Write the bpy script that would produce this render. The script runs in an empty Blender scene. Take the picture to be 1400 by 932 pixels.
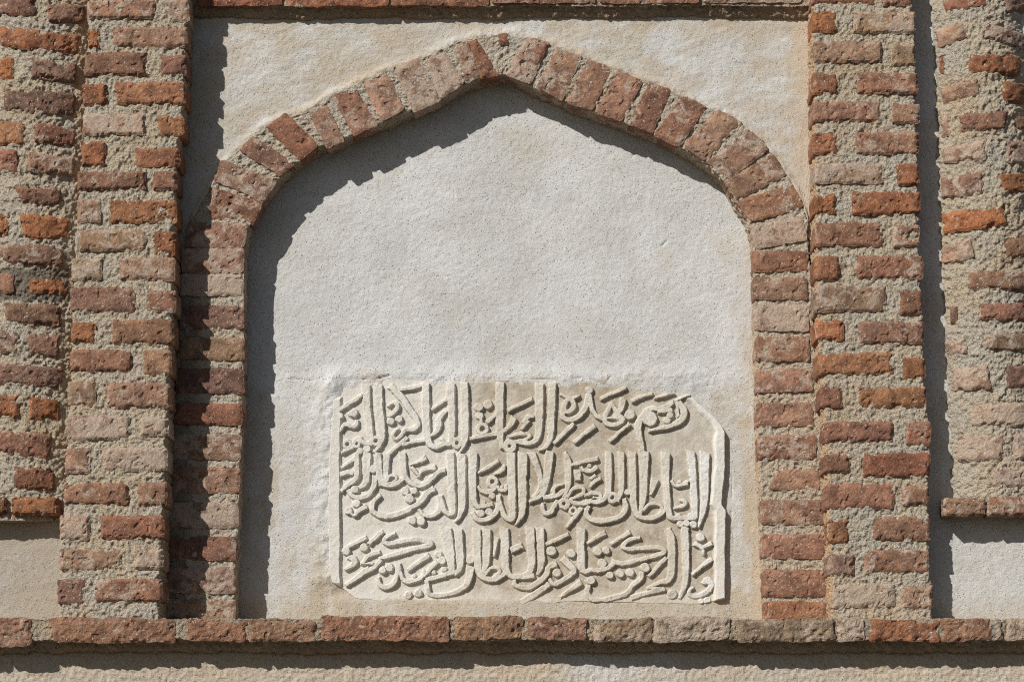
import bpy, math
import numpy as np
from math import radians

# ------------------------------------------------------------------ camera, world, sun
scene = bpy.context.scene
col = scene.collection
CAMY, CAMZ, FPX = -6.6, 1.6, 2752.0
PITCH, YAW = radians(12.0), math.atan(13 / FPX)
cam_d = bpy.data.cameras.new("camera")
cam_d.sensor_width = 36.0
cam_d.lens = 36.0 * FPX / 1400.0
cam_d.clip_start, cam_d.clip_end = 0.1, 2000.0
cam = bpy.data.objects.new("camera", cam_d)
cam.location = (0, CAMY, CAMZ)
cam.rotation_euler = (radians(90) + PITCH, 0, YAW)
col.objects.link(cam)
scene.camera = cam

SUNV = np.array([0.873, 1.0, -0.91])          # the way the sunlight travels
SUNV /= np.linalg.norm(SUNV)
elev = math.asin(-SUNV[2])
world = bpy.data.worlds.new("World")
scene.world = world
world.use_nodes = True
wn = world.node_tree
wn.nodes.clear()
sky = wn.nodes.new("ShaderNodeTexSky")
sky.sky_type = 'NISHITA'
sky.sun_disc = False
sky.sun_elevation = elev
sky.sun_rotation = math.atan2(-SUNV[0], -SUNV[1])
bg = wn.nodes.new("ShaderNodeBackground")
bg.inputs["Strength"].default_value = 0.05
wo = wn.nodes.new("ShaderNodeOutputWorld")
wn.links.new(sky.outputs[0], bg.inputs[0])
wn.links.new(bg.outputs[0], wo.inputs[0])
sun_d = bpy.data.lights.new("sun", 'SUN')
sun_d.energy = 5.0
sun_d.angle = radians(0.53)
sun_d.color = (1.0, 0.965, 0.905)
sun = bpy.data.objects.new("sun", sun_d)
from mathutils import Vector
sun.rotation_euler = Vector((float(SUNV[0]), float(SUNV[1]), float(SUNV[2]))).to_track_quat('-Z', 'Y').to_euler()
sun.location = (-6, -8, 12)
col.objects.link(sun)
scene.view_settings.view_transform = 'Standard'
scene.view_settings.look = 'None'
scene.view_settings.exposure = -0.05
scene.view_settings.gamma = 1.0
scene.view_settings.use_curve_mapping = False
scene.cycles.max_bounces = 6
scene.cycles.filter_width = 1.1
scene.cycles.use_denoising = False
scene.cycles.diffuse_bounces = 4

# ------------------------------------------------------------------ geometry helpers
CAM = np.array([0.0, CAMY, CAMZ])
_c, _s = math.cos(PITCH), math.sin(PITCH)
_cy, _sy = math.cos(YAW), math.sin(YAW)


def rays(px, py):
    """direction of sight through photograph pixel (1400 wide)"""
    a = (np.asarray(px, float) - 700) / FPX
    b = (466 - np.asarray(py, float)) / FPX
    x = a
    y = _c - b * _s
    z = _s + b * _c
    return _cy * x - _sy * y, _sy * x + _cy * y, z


def P(px, py, Y):
    """where that line of sight meets the wall plane at depth Y"""
    dx, dy, dz = rays(px, py)
    t = (np.asarray(Y, float) - CAMY) / dy
    return np.stack([dx * t, CAMY + dy * t, CAMZ + dz * t], -1)


def PF(px, py, f):
    """same on a surface whose depth is f(X)"""
    Y = np.zeros(np.broadcast(px, py).shape)
    for _ in range(12):
        p = P(px, py, Y)
        Y = f(p[..., 0])
    return P(px, py, Y)


_R = np.random.RandomState(7)
_T = _R.rand(8, 256, 256)


def vnoise(x, y, k=0):
    t = _T[k % 8]
    xi = np.floor(x).astype(int)
    yi = np.floor(y).astype(int)
    fx, fy = x - xi, y - yi
    fx = fx * fx * fx * (fx * (fx * 6 - 15) + 10)
    fy = fy * fy * fy * (fy * (fy * 6 - 15) + 10)
    a = t[xi & 255, yi & 255]
    b = t[(xi + 1) & 255, yi & 255]
    c = t[xi & 255, (yi + 1) & 255]
    d = t[(xi + 1) & 255, (yi + 1) & 255]
    return ((a * (1 - fx) + b * fx) * (1 - fy) + (c * (1 - fx) + d * fx) * fy) * 2 - 1


def fbm(x, y, scale, octaves=4, k=0, gain=0.5):
    """x, y in photo pixels-like units (1 unit ~ 2.4 mm); scale = size of largest feature"""
    s = np.zeros(np.broadcast(x, y).shape)
    a, tot = 1.0, 0.0
    u, v = x / scale, y / scale
    for i in range(octaves):
        s += a * vnoise(u + 17.3 * i, v - 9.1 * i, k + i)
        tot += a
        a *= gain
        u, v = u * 1.93 + v * 0.31, v * 1.93 - u * 0.31
    return s / tot


def sstep(a, b, x):
    t = np.clip((x - a) / (b - a), 0, 1)
    return t * t * (3 - 2 * t)


def mesh_from(name, verts, faces, mat, parent=None, stain=None, smooth=False):
    me = bpy.data.meshes.new(name)
    verts = np.asarray(verts, np.float32).reshape(-1, 3)
    faces = np.asarray(faces, np.int32)
    nf = len(faces)
    k = faces.shape[1]
    me.vertices.add(len(verts))
    me.vertices.foreach_set("co", verts.ravel())
    me.loops.add(nf * k)
    me.loops.foreach_set("vertex_index", faces.ravel())
    me.polygons.add(nf)
    me.polygons.foreach_set("loop_start", np.arange(0, nf * k, k, dtype=np.int32))
    me.polygons.foreach_set("use_smooth", np.full(nf, smooth))
    me.update(calc_edges=True)
    if stain is not None:
        at = me.color_attributes.new("stain", 'FLOAT_COLOR', 'POINT')
        c = np.zeros((len(verts), 4), np.float32)
        c[:, 3] = 1
        st = np.asarray(stain, np.float32).reshape(len(verts), -1)
        c[:, :st.shape[1]] = st
        at.data.foreach_set("color", c.ravel())
    me.materials.append(mat)
    o = bpy.data.objects.new(name, me)
    if parent is not None:
        o.parent = parent
    col.objects.link(o)
    return o


def quads(n, m):
    i = np.arange(n * m).reshape(n, m)
    return np.stack([i[:-1, :-1], i[1:, :-1], i[1:, 1:], i[:-1, 1:]], -1).reshape(-1, 4)


def normals(A):
    du = np.gradient(A, axis=0)
    dv = np.gradient(A, axis=1)
    n = np.cross(du, dv)
    n /= np.linalg.norm(n, axis=-1, keepdims=True) + 1e-12
    return n


def sheet(name, A, h, mat, parent, stain=None, nrm=None):
    """a sheet of points A (n,m,3) pushed out by h along its normal (towards the viewer's side)"""
    if nrm is None:
        nrm = normals(A)
    B = A + nrm * h[..., None]
    return mesh_from(name, B, quads(*A.shape[:2]), mat, parent, stain)


def thing(name, label, cat, group=None, loc=(0, 0, 0)):
    o = bpy.data.objects.new(name, None)
    o.empty_display_size = 0.1
    o['label'] = label
    o['category'] = cat
    if group:
        o['group'] = group
    col.objects.link(o)
    return o


# ------------------------------------------------------------------ materials
def new_mat(name, rough=0.9):
    m = bpy.data.materials.new(name)
    m.use_nodes = True
    nt = m.node_tree
    bs = nt.nodes["Principled BSDF"]
    bs.inputs["Roughness"].default_value = rough
    bs.inputs["Specular IOR Level"].default_value = 0.25
    return m, nt, bs


def N(nt, t, **kw):
    n = nt.nodes.new(t)
    for k, v in kw.items():
        setattr(n, k, v)
    return n


def noise_n(nt, vec, scale, detail=4, rough=0.6, dist=0.0):
    n = N(nt, "ShaderNodeTexNoise")
    n.inputs["Scale"].default_value = scale
    n.inputs["Detail"].default_value = detail
    n.inputs["Roughness"].default_value = rough
    n.inputs["Distortion"].default_value = dist
    nt.links.new(vec, n.inputs["Vector"])
    return n.outputs["Fac"]


def ramp(nt, fac, p0, p1, c0=0.0, c1=1.0):
    r = N(nt, "ShaderNodeMapRange", interpolation_type='SMOOTHSTEP')
    r.inputs[1].default_value, r.inputs[2].default_value = p0, p1
    r.inputs[3].default_value, r.inputs[4].default_value = c0, c1
    nt.links.new(fac, r.inputs[0])
    return r.outputs[0]


def mixc(nt, fac, a, b, mode='MIX'):
    m = N(nt, "ShaderNodeMix", data_type='RGBA', blend_type=mode)
    for s, v in ((0, fac), (6, a), (7, b)):
        if hasattr(v, "is_linked") or hasattr(v, "links"):
            nt.links.new(v, m.inputs[s])
        elif s == 0:
            m.inputs[0].default_value = v
        else:
            m.inputs[s].default_value = (*v, 1)
    return m.outputs[2]


def math_n(nt, op, a, b=0.0):
    m = N(nt, "ShaderNodeMath", operation=op)
    for i, v in enumerate((a, b)):
        if hasattr(v, "links"):
            nt.links.new(v, m.inputs[i])
        else:
            m.inputs[i].default_value = v
    return m.outputs[0]


def bump_n(nt, h, dist, strength=1.0, prev=None):
    b = N(nt, "ShaderNodeBump")
    b.inputs["Strength"].default_value = strength
    b.inputs["Distance"].default_value = dist
    nt.links.new(h, b.inputs["Height"])
    if prev is not None:
        nt.links.new(prev, b.inputs["Normal"])
    return b.outputs[0]


def geo(nt):
    return N(nt, "ShaderNodeNewGeometry").outputs["Position"]


def stain_shade_n(nt):
    a = N(nt, "ShaderNodeAttribute", attribute_name="stain")
    s = N(nt, "ShaderNodeSeparateColor")
    nt.links.new(a.outputs["Color"], s.inputs[0])
    return s.outputs[0], s.outputs[1], s.outputs[2]


def mat_mortar():
    m, nt, bs = new_mat("lime_mortar", 0.95)
    p = geo(nt)
    sr, sg, sb = stain_shade_n(nt)
    c = mixc(nt, ramp(nt, noise_n(nt, p, 5, 5, .6), .38, .62), (.52, .445, .335), (.49, .445, .37))
    c = mixc(nt, ramp(nt, noise_n(nt, p, 2.2, 4, .6), .55, .75), c, (.47, .36, .235))
    c = mixc(nt, sr, c, (.56, .37, .215))
    c = mixc(nt, sg, c, (.60, .56, .49))
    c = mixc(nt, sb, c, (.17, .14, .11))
    grain = noise_n(nt, p, 240, 3, .7)
    c = mixc(nt, 1.0, c, mixc(nt, ramp(nt, grain, .3, .7), (.72, .72, .72), (1.22, 1.2, 1.18)), 'MULTIPLY')
    c = mixc(nt, ramp(nt, noise_n(nt, p, 60, 3, .6), .6, .72, 0, .35), c, (.30, .19, .12))
    nt.links.new(c, bs.inputs["Base Color"])
    h = math_n(nt, 'ADD', noise_n(nt, p, 150, 3, .7), math_n(nt, 'MULTIPLY', grain, .5))
    nt.links.new(bump_n(nt, h, .012, 1.0), bs.inputs["Normal"])
    return m


def mat_stucco():
    m, nt, bs = new_mat("lime_plaster", 0.92)
    p = geo(nt)
    sr, sg, sb = stain_shade_n(nt)
    c = mixc(nt, ramp(nt, noise_n(nt, p, 4, 5, .6), .35, .65), (.58, .582, .572), (.655, .66, .655))
    t = math_n(nt, 'ADD', sr, ramp(nt, noise_n(nt, p, 9, 6, .7), .3, .75, -.22, .22))
    t = math_n(nt, 'MULTIPLY', ramp(nt, t, .0, 1.0), 1.0)
    c = mixc(nt, t, c, (.50, .43, .335))
    c = mixc(nt, ramp(nt, noise_n(nt, p, 26, 5, .65), .58, .72, 0, .3), c, (.50, .40, .29))
    c = mixc(nt, ramp(nt, noise_n(nt, p, 2.6, 7, .7, 1.2), .42, .66, 0, .45), c, (.53, .505, .45))
    c = mixc(nt, sg, c, (.58, .45, .325))
    c = mixc(nt, sb, c, (.30, .27, .23))
    grain = noise_n(nt, p, 330, 3, .7)
    c = mixc(nt, 1.0, c, mixc(nt, ramp(nt, grain, .3, .7), (.88, .87, .86), (1.07, 1.07, 1.07)), 'MULTIPLY')
    v = N(nt, "ShaderNodeTexVoronoi")
    v.inputs["Scale"].default_value = 95
    v.inputs["Randomness"].default_value = 1
    nt.links.new(p, v.inputs["Vector"])
    pit = math_n(nt, 'MULTIPLY', ramp(nt, v.outputs["Distance"], .12, .22, 1, 0), ramp(nt, noise_n(nt, p, 35, 3, .6), .44, .56))
    c = mixc(nt, math_n(nt, 'MULTIPLY', pit, .7), c, (.22, .19, .16))
    nt.links.new(c, bs.inputs["Base Color"])
    mp = N(nt, "ShaderNodeMapping")
    mp.inputs["Scale"].default_value = (.8, 1, 1.2)
    nt.links.new(p, mp.inputs["Vector"])
    h = math_n(nt, 'ADD', noise_n(nt, mp.outputs[0], 190, 4, .75), math_n(nt, 'MULTIPLY', grain, .5))
    h = math_n(nt, 'SUBTRACT', h, math_n(nt, 'MULTIPLY', pit, .7))
    nt.links.new(bump_n(nt, h, .0042, .9), bs.inputs["Normal"])
    return m


def mat_brick():
    m, nt, bs = new_mat("fired_brick", 0.9)
    p = geo(nt)
    oi = N(nt, "ShaderNodeObjectInfo")
    base = oi.outputs["Color"]
    wash = oi.outputs["Alpha"]
    add = N(nt, "ShaderNodeVectorMath", operation='ADD')
    nt.links.new(p, add.inputs[0])
    nt.links.new(oi.outputs["Random"], add.inputs[1])
    q = add.outputs[0]
    n1 = noise_n(nt, q, 22, 6, .68, .4)
    c = mixc(nt, 1.0, base, mixc(nt, ramp(nt, n1, .3, .7), (.60, .60, .63), (1.36, 1.38, 1.36)), 'MULTIPLY')
    # mauve burnt patches and redder ones
    c = mixc(nt, ramp(nt, noise_n(nt, q, 13, 5, .65), .52, .70, 0, .5), c, (.145, .085, .064))
    c = mixc(nt, ramp(nt, noise_n(nt, q, 17, 5, .6), .54, .70, 0, .5), c, (.33, .145, .075))
    # lime wash / mortar smears
    w = math_n(nt, 'ADD', noise_n(nt, q, 17, 8, .75, .5), math_n(nt, 'MULTIPLY', wash, .34))
    c = mixc(nt, ramp(nt, w, .63, .73, 0, .78), c, (.49, .395, .315))
    grain = noise_n(nt, p, 300, 3, .75)
    c = mixc(nt, 1.0, c, mixc(nt, ramp(nt, grain, .28, .72), (.70, .68, .66), (1.25, 1.25, 1.25)), 'MULTIPLY')
    # small white specks and dark pits
    c = mixc(nt, ramp(nt, noise_n(nt, p, 170, 2, .5), .66, .70, 0, .8), c, (.62, .56, .48))
    c = mixc(nt, ramp(nt, noise_n(nt, q, 120, 2, .5), .68, .75, 0, .8), c, (.06, .035, .025))
    nt.links.new(c, bs.inputs["Base Color"])
    h = math_n(nt, 'ADD', noise_n(nt, q, 80, 6, .75), math_n(nt, 'MULTIPLY', grain, .45))
    nt.links.new(bump_n(nt, h, .0068, 1.0), bs.inputs["Normal"])
    return m


def mat_stone():
    m, nt, bs = new_mat("carved_marble", 0.85)
    p = geo(nt)
    sr, sg, sb = stain_shade_n(nt)
    c = mixc(nt, ramp(nt, noise_n(nt, p, 9, 5, .6), .35, .65), (.58, .535, .455), (.64, .605, .54))
    c = mixc(nt, sr, c, mixc(nt, ramp(nt, noise_n(nt, p, 30, 5, .65), .35, .65), (.33, .275, .205), (.45, .40, .325)))
    c = mixc(nt, sg, c, (.70, .70, .69))
    c = mixc(nt, ramp(nt, noise_n(nt, p, 40, 6, .7), .56, .70, 0, .4), c, (.47, .37, .25))
    c = mixc(nt, ramp(nt, noise_n(nt, p, 110, 2, .5), .66, .72, 0, .6), c, (.68, .64, .57))
    c = mixc(nt, ramp(nt, noise_n(nt, p, 75, 4, .7), .62, .70, 0, .45), c, (.24, .19, .13))
    grain = noise_n(nt, p, 380, 3, .7)
    c = mixc(nt, 1.0, c, mixc(nt, ramp(nt, grain, .3, .7), (.90, .89, .88), (1.06, 1.06, 1.06)), 'MULTIPLY')
    nt.links.new(c, bs.inputs["Base Color"])
    h = math_n(nt, 'ADD', noise_n(nt, p, 150, 4, .68), math_n(nt, 'MULTIPLY', grain, .3))
    nt.links.new(bump_n(nt, h, .0026, .8), bs.inputs["Normal"])
    return m


def mat_ground():
    m, nt, bs = new_mat("dry_earth", 0.95)
    p = geo(nt)
    c = mixc(nt, noise_n(nt, p, 1.5, 6, .6), (.06, .052, .042), (.09, .078, .062))
    nt.links.new(c, bs.inputs["Base Color"])
    nt.links.new(bump_n(nt, noise_n(nt, p, 30, 5, .6), .02), bs.inputs["Normal"])
    return m


MORTAR, STUCCO, BRICK, STONE, GROUND = mat_mortar(), mat_stucco(), mat_brick(), mat_stone(), mat_ground()

# ------------------------------------------------------------------ depths (metres into the wall)
Y_ARCH, Y_SPAN, Y_NICHE, Y_BACK = 0.115, 0.132, 0.225, 0.112
Y_LEDGE, Y_LOWER = -0.048, 0.040


def interp(pairs):
    k = np.array(sorted(pairs), float)
    return lambda v: np.interp(v, k[:, 0], k[:, 1])


# ------------------------------------------------------------------ bricks
COL = {'o': (.335, .138, .062), 'r': (.26, .122, .076), 'p': (.32, .182, .122), 'm': (.205, .118, .086),
       't': (.28, .182, .112), 'g': (.36, .255, .182), 'd': (.17, .08, .042), 'k': (.16, .15, .13)}
WASH = {'o': .0, 'r': .2, 'p': .45, 'm': .25, 't': .35, 'g': .8, 'd': 0., 'k': .1}
brng = np.random.RandomState(11)


DENTS = [(715, 87, 3.4, .03), (318, 264, 1.8, .012), (316, 271, 1.8, .012), (314, 279, 1.8, .012), (311, 288, 1.8, .012), (1250, 321, 7, .022),
         (1243, 327, 5, .012), (222, 292, 9, .008), (213, 284, 5, .006), (232, 297, 8, .012), (80, 86, 5, .01), (88, 90, 4, .012), (1347, 88, 3.5, .014),
         (1370, 84, 3, .01), (110, 141, 3, .02), (172, 532, 4, .008), (1225, 553, 9, .006), (1085, 655, 6, .006)]


def brick(q, code, f, parent, proud=.007, rough=1.0, skirt=.035, nfix=None, step=1.7, name='brick'):
    """q: TL TR BR BL pixel corners; f: depth function or number; a pillowed, chipped block"""
    q = np.array(q, float).reshape(4, 2)
    W = (np.linalg.norm(q[1] - q[0]) + np.linalg.norm(q[2] - q[3])) / 2
    H = (np.linalg.norm(q[3] - q[0]) + np.linalg.norm(q[2] - q[1])) / 2

    def axis(L):
        n = max(3, int(round((L - 6) / step)))
        inner = np.linspace(3.0, L - 3.0, n + 1)
        return np.concatenate([[0, 0, .9], inner, [L - .9, L, L]])
    ax, ay = axis(W), axis(H)
    a, b = np.meshgrid(ax - W / 2, ay - H / 2)
    ring0 = np.zeros(a.shape, bool)
    ring0[[0, -1], :] = True
    ring0[:, [0, -1]] = True
    r = min(W, H) * .5 * brng.uniform(.12, .34)
    ia, ib = np.clip(a, -(W / 2 - r), W / 2 - r), np.clip(b, -(H / 2 - r), H / 2 - r)
    da, db = a - ia, b - ib
    both = (np.abs(da) > 0) & (np.abs(db) > 0)
    L = np.hypot(da, db) + 1e-9
    k = np.where(both, np.maximum(np.abs(da), np.abs(db)) / L, 1.0)
    a, b = ia + da * k, ib + db * k
    u, v = a / W + .5, b / H + .5
    cx, cy = q.mean(0)
    ox, oy = brng.uniform(0, 200, 2)
    # ragged outline
    edge = np.clip(1 - np.minimum(W / 2 - np.abs(a), H / 2 - np.abs(b)) / 5.0, 0, 1)
    wob = 1.0 * rough
    a2 = a + edge * (wob * fbm(u * W + ox, v * H + oy, 34, 2, 1) + 1.3 * fbm(u * W + ox, v * H, 6, 2, 2))
    b2 = b + edge * (wob * fbm(u * W + oy, v * H + ox, 34, 2, 3) + 1.3 * fbm(u * W, v * H + ox, 6, 2, 4))
    u2, v2 = a2 / W + .5, b2 / H + .5
    px = (q[0, 0] * (1 - u2) * (1 - v2) + q[1, 0] * u2 * (1 - v2) + q[2, 0] * u2 * v2 + q[3, 0] * (1 - u2) * v2)
    py = (q[0, 1] * (1 - u2) * (1 - v2) + q[1, 1] * u2 * (1 - v2) + q[2, 1] * u2 * v2 + q[3, 1] * (1 - u2) * v2)
    if callable(f):
        A = PF(px, py, f)
        e = .004
        dfx = (f(A[..., 0] + e) - f(A[..., 0] - e)) / (2 * e)
        n = np.stack([dfx, -np.ones_like(dfx), np.zeros_like(dfx)], -1)
        n /= np.linalg.norm(n, axis=-1, keepdims=True)
    else:
        A = P(px, py, f)
        n = np.zeros_like(A)
        n[..., 1] = -1
    d = np.minimum(W / 2 - np.abs(a), H / 2 - np.abs(b))
    prof = sstep(-1.0, 3.2, d) * .55 + .45 * sstep(0, 6, d)
    h = proud * (.15 + .85 * prof)
    h += rough * (.0022 * fbm(px + ox, py + oy, 24, 2, 2) + .0019 * fbm(px, py, 8, 3, 5) * prof + .0007 * fbm(px, py, 3.5, 1, 6) * prof)
    pit = sstep(.42, .62, fbm(px + oy, py, 7.5, 2, 0))
    h -= .004 * pit * prof
    for dx_, dy_, dr_, dd_ in DENTS:
        if abs(dx_ - cx) < W and abs(dy_ - cy) < H + 8:
            h -= dd_ * np.exp(-(np.hypot(px - dx_, py - dy_) / dr_) ** 4) * (.8 + .5 * fbm(px, py, 4, 2, 1))
    # bites out of the arrises
    bite = sstep(.12, .5, fbm(u * W + oy, v * H + ox, 11, 3, 4)) * (1 - sstep(0, 8, d))
    h -= proud * .7 * bite * rough
    # slight tilt of the face
    tx, ty = brng.normal(0, .0012, 2)
    h += tx * (u - .5) * 2 + ty * (v - .5) * 2
    h = np.where(ring0, -skirt, h)
    B = A + n * h[..., None]
    ctr = B.reshape(-1, 3).mean(0)
    F = quads(*a.shape)[:, ::-1]
    o = mesh_from(name, B - ctr, F, BRICK, parent)
    o.location = [float(t) for t in ctr]
    c = np.array(COL[code[0]])
    ww = WASH[code[0]]
    if len(code) > 1:
        c = c * .65 + np.array(COL[code[1]]) * .35
        ww = ww * .65 + WASH[code[1]] * .35
    c = c * brng.uniform(.86, 1.14) * (1 + brng.normal(0, .018, 3))
    o.color = (*[float(t) for t in c], float(np.clip(ww + brng.normal(0, .1), 0, 1)))
    return o


def parse(txt):
    out = []
    for ln in txt.split(';'):
        t = ln.split()
        if not t:
            continue
        c = t[-1]
        v = [float(x) for x in t[:-1]]
        if len(v) == 4:
            x0, y0, x1, y1 = v
            v = [x0, y0, x1, y0, x1, y1, x0, y1]
        out.append((v, c))
    return out


# ================================================================== GROUND AND BACKING WALL
g = mesh_from("ground", [(-400, -400, 0), (400, -400, 0), (400, 400, 0), (-400, 400, 0)], [(0, 1, 2, 3)], GROUND, smooth=False)
g['kind'] = 'structure'


def box_mesh(name, x0, x1, y0, y1, z0, z1, mat, parent):
    v = [(x0, y0, z0), (x1, y0, z0), (x1, y1, z0), (x0, y1, z0), (x0, y0, z1), (x1, y0, z1), (x1, y1, z1), (x0, y1, z1)]
    f = [(0, 3, 2, 1), (4, 5, 6, 7), (0, 1, 5, 4), (1, 2, 6, 5), (2, 3, 7, 6), (3, 0, 4, 7)]
    return mesh_from(name, v, f, mat, parent, stain=np.zeros((8, 3)), smooth=False)


wall = thing("plaster_wall", "pale lime plaster wall face with a recessed pointed niche and plain panels", "wall")
box_mesh("masonry", -7, 7, .26, .75, 0, 6.5, STUCCO, wall)


def px_sheet(name, xs, ys, Y, hfun, mat, parent, stainfun=None, nrm_y=True):
    gx, gy = np.meshgrid(xs, ys)
    A = P(gx, gy, Y) if not callable(Y) else PF(gx, gy, Y)
    n = np.zeros_like(A)
    n[..., 1] = -1
    if callable(Y):
        e = .004
        dfx = (Y(A[..., 0] + e) - Y(A[..., 0] - e)) / (2 * e)
        n = np.stack([dfx, -np.ones_like(dfx), np.zeros_like(dfx)], -1)
        n /= np.linalg.norm(n, axis=-1, keepdims=True)
    h = hfun(gx, gy)
    st = stainfun(gx, gy) if stainfun else np.zeros(gx.shape + (3,))
    B = A + n * h[..., None]
    return mesh_from(name, B, quads(*gx.shape)[:, ::1], mat, parent, st)


def plaster_h(gx, gy):
    return (.004 * fbm(gx, gy, 160, 2, 0) + .0013 * fbm(gx, gy * 1.25, 45, 2, 1) + .0009 * fbm(gx, gy * 1.2, 9, 3, 2)
            + .0008 * fbm(gx, gy, 4.6, 2, 4))


# niche back ---------------------------------------------------------
CRACKS = [([(380, 521), (402, 518), (424, 521), (446, 516), (462, 519)], 1.2, .0016), ([(498, 519), (520, 517), (533, 514), (548, 520), (580, 522)], 1.6, .006),
          ([(655, 524), (700, 523), (735, 519), (766, 520), (800, 517), (826, 524), (836, 515)], 1.3, .004),
          ([(398, 536), (412, 552), (420, 561)], 1.1, .003), ([(1002, 640), (1000, 700), (1004, 760)], 1.4, .003),
          ([(864, 216), (871, 202)], 1.2, .004), ([(905, 336), (912, 329)], 1.2, .004), ([(620, 256), (622, 268)], 1.0, .002)]


def niche_h(gx, gy):
    h = plaster_h(gx, gy)
    # plaster is built up against the left, top and bottom of the inscription
    low = sstep(498, 534, gy + 16 * fbm(gx, gy, 60, 4, 3))
    left = 1 - sstep(452, 470, gx)
    h += .0035 * low * left * sstep(350, 400, gx) + .015 * low * np.exp(-(np.maximum(0, 452 - gx + 4 * fbm(gx, gy, 30, 3, 2)) / 26) ** 2) * (1 - sstep(456, 476, gx)) * (.85 + .5 * fbm(gx, gy, 12, 3, 6)) * (1 - sstep(790, 815, gy))
    near = np.exp(-(np.maximum(0, np.abs(gy - 520) - 4) / 14) ** 2) * sstep(440, 470, gx) * (1 - sstep(930, 990, gx))
    h += .012 * near * (.7 + .3 * fbm(gx, gy, 18, 3, 5))
    h += .0095 * sstep(808, 824, gy + 4 * fbm(gx, gy, 30, 2, 1)) * sstep(440, 470, gx) * (1 - sstep(975, 1010, gx))
    for pts, w_, d_ in CRACKS:
        for a, b in zip(pts[:-1], pts[1:]):
            dx, dy = b[0] - a[0], b[1] - a[1]
            t = np.clip(((gx - a[0]) * dx + (gy - a[1]) * dy) / (dx * dx + dy * dy), 0, 1)
            h -= d_ * sstep(-.35, .15, fbm(gx, gy, 16, 2, 3)) * np.exp(-(np.hypot(gx - a[0] - t * dx, gy - a[1] - t * dy) / w_) ** 2)
    h += .0016 * (.5 + .5 * np.sign(fbm(gx, gy, 5, 2, 6) - .35)) * np.exp(-((gy - 516 - 5 * fbm(gx, gx * 0, 60, 2, 2)) / 7) ** 2)
    return h


def niche_st(gx, gy):
    n = fbm(gx, gy, 120, 4, 2)
    n2 = fbm(gx, gy, 50, 4, 5)
    tan = .08 + .18 * n
    low = sstep(500, 560, gy + 25 * n2)
    tan = tan + low * (.62 + .35 * n2) * (1 - .75 * sstep(330, 470, gx) * (1 - sstep(470, 480, gx)) * (1 - sstep(700, 790, gy)))
    tan += .55 * sstep(770, 830, gy + 20 * n2)
    tan += .25 * sstep(985, 1025, gx + 10 * n2) * sstep(230, 330, gy)
    tan += .35 * np.exp(-(np.abs(gx - 700) / 200) ** 2) * np.exp(-((gy - 190) / 30) ** 2) * (.5 + n)
    tan += .32 * sstep(.1, .7, fbm(gx, gy, 90, 3, 7)) * sstep(820, 960, gx) * (1 - sstep(300, 420, gy))
    org = .3 * sstep(1012, 1030, gx + 6 * n2) * sstep(240, 320, gy)
    dark = .25 * sstep(.2, .6, n2) * np.exp(-((gx - 1004) / 9) ** 2) * sstep(640, 700, gy)
    strk = fbm(gx, gy / 7, 14, 4, 1) + .6 * fbm(gx, gy, 16, 4, 6)
    tan = tan * (.8 + .55 * strk)
    org = org * (.6 + .9 * strk)
    return np.stack([np.clip(tan, 0, 1), np.clip(org, 0, 1), np.clip(dark, 0, 1)], -1)


px_sheet("niche_plaster", np.arange(300, 1066, 1.9), np.arange(80, 868, 1.9), Y_NICHE, niche_h, STUCCO, wall, niche_st)

# arch ring outline: outer px, inner px ---------------------------------
PAIRS = """226 862 321 862;228 780 323 780;232 700 327 700;236 600 330 600;240 500 334 500;244 420 335 420;250 345 334 345;
262 300 343 307;283 262 360 275;297 235 379 249;327 202 400 228;362 172 432 202;422 150 468 191;455 128 512 173;497 109 553 156;
540 91 600 138;578 78 632 119;622 58 660 107;655 48 679 104;690 46 687 102;722 50 697 105;755 60 728 120;797 77 770 138;
840 93 812 155;880 109 850 167;920 124 893 184;965 144 930 202;1012 164 963 222;1045 193 990 248;1075 235 1006 275;
1092 262 1020 298;1104 300 1028 322;1108 345 1030 345;1112 420 1030.5 420;1117 500 1033 500;1122 560 1034 560;1127 620 1036 620;
1131 680 1039 680;1134 740 1041 740;1137 862 1045 862"""
pr = np.array([[float(v) for v in l.split()] for l in PAIRS.replace('\n', '').split(';')])
mid = (pr[:, :2] + pr[:, 2:]) / 2
cum = np.concatenate([[0], np.cumsum(np.linalg.norm(np.diff(mid, axis=0), axis=1))])
S = np.arange(0, cum[-1], 1.5)
RO = np.stack([np.interp(S, cum, pr[:, 0]), np.interp(S, cum, pr[:, 1])], -1)
RI = np.stack([np.interp(S, cum, pr[:, 2]), np.interp(S, cum, pr[:, 3])], -1)

# spandrel: plaster from the arch's back up to the cornice ---------------------
ext = interp([(a, b) for a, b in pr[6:33, :2]])
xs = np.arange(226, 1136, 2.0)
ybot = ext(xs) + 14
ts = np.linspace(0, 1, 190)
gy = -50 + (ybot[None, :] + 50) * ts[:, None]
gx = np.broadcast_to(xs, gy.shape)
A = P(gx, gy, Y_SPAN)
hh = plaster_h(gx, gy) * 1.2 + .0013 * fbm(gx * .6 + gy * .5, gy, 12, 3, 3)
lip = np.exp(-((ext(gx) - gy) / 7.0) ** 2)
hh += .009 * lip * (.75 + .7 * fbm(gx, gy, 18, 3, 5)) + .0016 * lip * fbm(gx, gy, 4, 2, 3)                                   # mortar fillet hugging the arch
n2 = fbm(gx, gy, 55, 4, 3)
tan = .70 + .42 * n2 + .35 * fbm(gx * .4 + gy * .2, gy, 12, 4, 0) - .28 * sstep(.15, .5, fbm(gx, gy, 75, 4, 6))
tan += .1 * lip
org = .5 * sstep(1076, 1102, gx + 12 * n2) + .12 * lip
wht = np.exp(-((gx - 960) / 45) ** 2 - ((gy - 95) / 40) ** 2)
tan -= .18 * wht
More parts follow.
